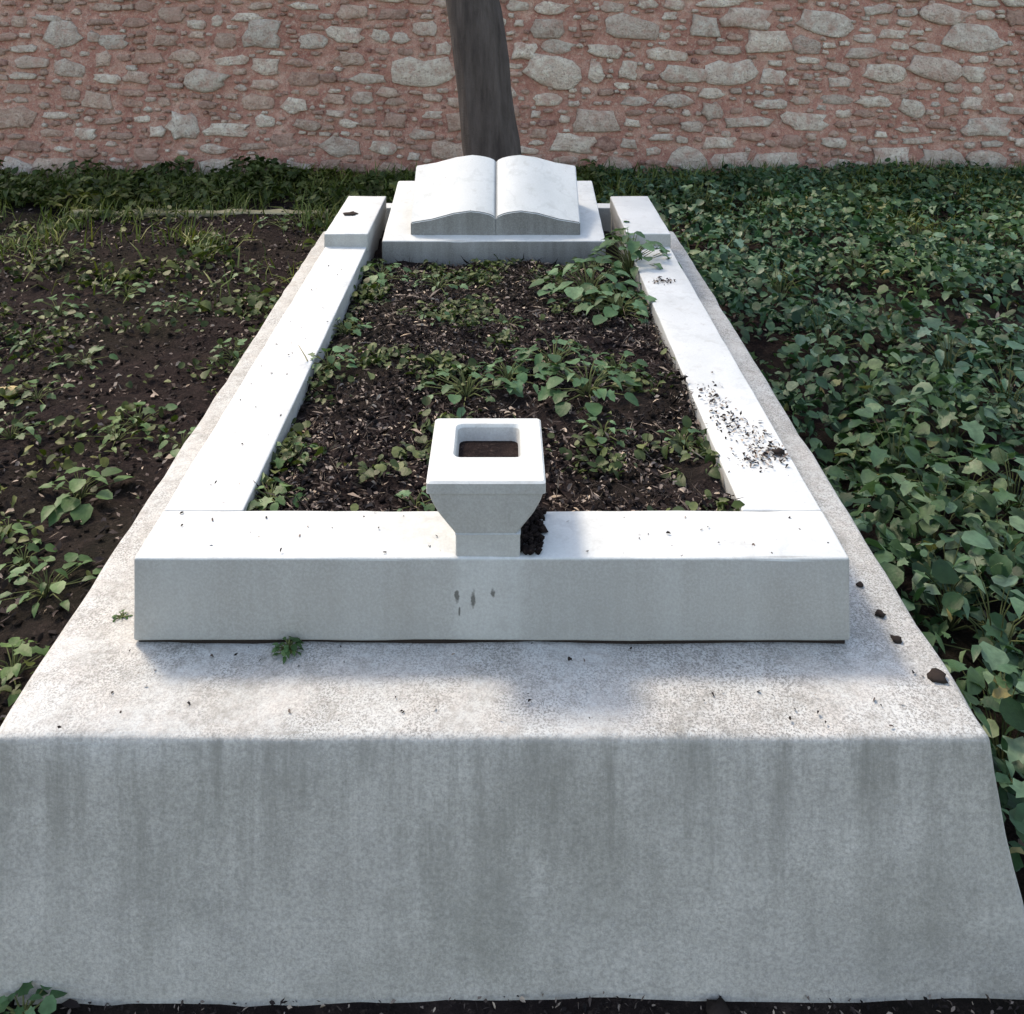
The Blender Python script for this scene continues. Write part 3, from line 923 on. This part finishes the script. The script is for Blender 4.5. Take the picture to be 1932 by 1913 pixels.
for i, (u, v, n, sp, h, s, lab) in enumerate(leftp):
    p = gp(u, v, 0); p = (p[0], p[1], gh(p[0], p[1]))
    plant('weed', p, n, sp, h, s, lab or 'small green weed scattered on the bare soil left of the grave', 'weeds on the bare soil left of the grave', seed=200 + i)
# weed at the bottom left corner in front of the plinth
plant('weed', (-.665, 1.325, gh(-.665, 1.325)), 12, .035, .04, .035, 'green weed at the bottom left before the plinth face', seed=300)
# broad-leaved clumps among the cover on the right
brp = [(1700, 770, 0, 'second plant up along the plinth edge, level with the mud flakes'), (1790, 790, 0, 'broad-leaved plant right of the mud flakes, one step out from the plinth'), (1900, 740, 0, 'broad-leaved plant at the right border, level with the mud flakes'),
       (1880, 620, 0, 'pale broad-leaved plant at the right border, level with the middle of the bed'), (1790, 660, 0, 'broad-leaved plant between right border and kerb, level with the middle of the bed'),
       (1690, 860, 0, 'broad-leaved plant at the plinth edge, level with the vase top'), (1820, 870, 0, 'broad-leaved plant level with the vase, midway to the right border'), (1910, 900, 0, 'broad-leaved plant at the right border, level with the vase'),
       (1760, 960, 0, 'broad-leaved plant at the plinth edge, level with the inner front edge of the kerb'), (1890, 1020, 0, 'broad-leaved plant at the right border, level with the front kerb top'),
       (1790, 1090, 0, 'broad-leaved plant at the plinth edge, level with the front kerb face'), (1880, 1160, 0, 'broad-leaved plant at the right border, level with the front kerb face'),
       (1890, 1310, 0, 'nearest broad-leaved plant, beside the right front corner of the plinth'),
       (1640, 700, 1, 'broad-leaved plant at the plinth edge above the mud flakes'), (1550, 620, 1, 'broad-leaved plant by the right plinth edge, halfway along the bed'), (1680, 590, 1, 'broad-leaved plant level with the upper bed, one step right of the plinth'),
       (1470, 530, 1, 'broad-leaved plant by the right plinth edge, just before the book'), (1620, 490, 1, 'broad-leaved plant level with the book slab, one step right of the head block'), (1800, 520, 1, 'broad-leaved plant level with the book slab, two steps right of the head block'),
       (1900, 450, 1, 'small broad-leaved plant at the right border, level with the book'), (1390, 440, 1, 'broad-leaved plant touching the right head block'), (1730, 420, 1, 'small broad-leaved plant level with the book pages, far to the right'),
       (1540, 400, 1, 'small broad-leaved plant right of the head block, level with the book pages'), (1330, 370, 1, 'broad-leaved plant just behind the right head block'), (1640, 355, 1, 'farthest broad-leaved plant, near the foot of the wall')]
for i, (u, v, small, lab) in enumerate(brp):
    p = gp(u, v, .14); zz = gh(p[0], p[1])
    if not outside(p[0], p[1], .05): p = (GX + PL_W + .16, p[1], 0)
    plant('broadleaf_plant', (p[0], p[1], zz), 19 + (i % 5), .15, .16 + .03 * (i % 3), .052 if small else .060, lab, 'broad-leaved plants right of the grave', BL, seed=400 + i)
# moss tuft where kerb meets plinth
plant('moss_tuft', (gp(540, 1245, PL_T)[0], 1.512, PL_T), 16, .018, .022, .018, 'little green moss tuft at the foot of the front kerb', seed=500)
plant('moss_tuft', (gp(230, 1165, PL_T)[0], gp(230, 1165, PL_T)[1], PL_T), 6, .012, .006, .012, 'speck of dry moss on the plinth beside the left kerb corner', seed=501)

# straw sticking over the left kerb
p = gp(572, 680, KB_T)
v, f = tube([(p[0] + .02, p[1], BED_Z), (p[0] + .005, p[1], KB_T + .01), (p[0] - .012, p[1] + .004, KB_T + .035)], [.0018, .0015, .0008], 5)
tag(link('straw', mesh('straw', v, f), M['straw']), 'thin dry straw bent over the left marble kerb', 'straw')

# clods on the plinth at the right
def clod(r, seed):
    bm = bmesh.new(); bmesh.ops.create_icosphere(bm, subdivisions=2, radius=1)
    for vv in bm.verts:
        n_ = vv.co.copy()
        vv.co *= r * (1 + .8 * fbm(n_.x * 1.9 + seed, n_.y * 1.9, n_.z * 1.9)); vv.co.z *= .42
    me = bpy.data.meshes.new('clod'); bm.to_mesh(me); bm.free(); me.materials.append(M['clod'])
    me.polygons.foreach_set('use_smooth', [True] * len(me.polygons))
    return me
for i, (u, v, r, lab) in enumerate([(1768, 1280, .013, 'largest dark clod near the right corner of the plinth top'), (1692, 1210, .008, 'dark clod in the middle of the row on the right plinth ledge'),
                                    (1660, 1160, .008, 'flat dark clod next to the right front kerb corner'), (1622, 1105, .006, 'smallest dark clod beside the right kerb'),
                                    (1075, 1245, .004, 'tiny dark clod before the middle of the front kerb')]):
    p = gp(u, v, PL_T)
    o = link('clod', clod(r, i * 3.1), None, None, (p[0], p[1], PL_T + r * .3)); o.rotation_euler = (0, 0, i)
    tag(o, lab, 'clod', 'clods on the plinth')
p = gp(1468, 855, KB_T)
tag(link('clod', clod(.011, 22), None, None, (p[0], p[1], KB_T + .003)), 'dark clod among the mud flakes on the right kerb', 'clod', 'clods on the kerbs')
p = gp(662, 405, HB_T)
o = link('clod', clod(.022, 31), None, None, (p[0], p[1], HB_T + .003)); o.scale = (1.2, .8, .5)
tag(o, 'flat dark clod on top of the left head block', 'clod', 'clods on the kerbs')
for i in range(6):
    x = -.60 + i * .235 + random.uniform(-.05, .05); y = random.uniform(1.27, 1.335)
    tag(link('clod', clod(random.uniform(.010, .018), 40 + i), None, None, (x, y, gh(x, y) + .006)), ('leftmost', 'second from the left', 'third from the left', 'third from the right', 'second from the right', 'rightmost')[i] + ' of the dark soil clods along the plinth foot', 'clod', 'clods along the foot of the plinth')

# pale edging stone on the left and pale chip
x0, x1, ye = (130 - 948) / 1800 * 5.45, (605 - 948) / 1800 * 5.45, 5.45
def wavy(p):
    p.z += .008 * fbm(p.x * 3, 0, 5); return p
o = rbox('edging_stone', (x0, ye, -.05), (x1, ye + .07, .022), r=.01, step=.06, amp=.008, mat=M['pale'], fn=wavy, chip=.02)
tag(o, 'long pale edging stone lying in the grass left of the grave', 'edging')
p = gp(12, 748, 0)
o = link('stone_chip', clod(.04, 71), None, None, (p[0], p[1], gh(p[0], p[1]) + .012)); o.data.materials.clear(); o.data.materials.append(M['straw']); o.scale = (1.3, .6, .6)
tag(o, 'pale yellowish stone chip at the left border', 'stone')
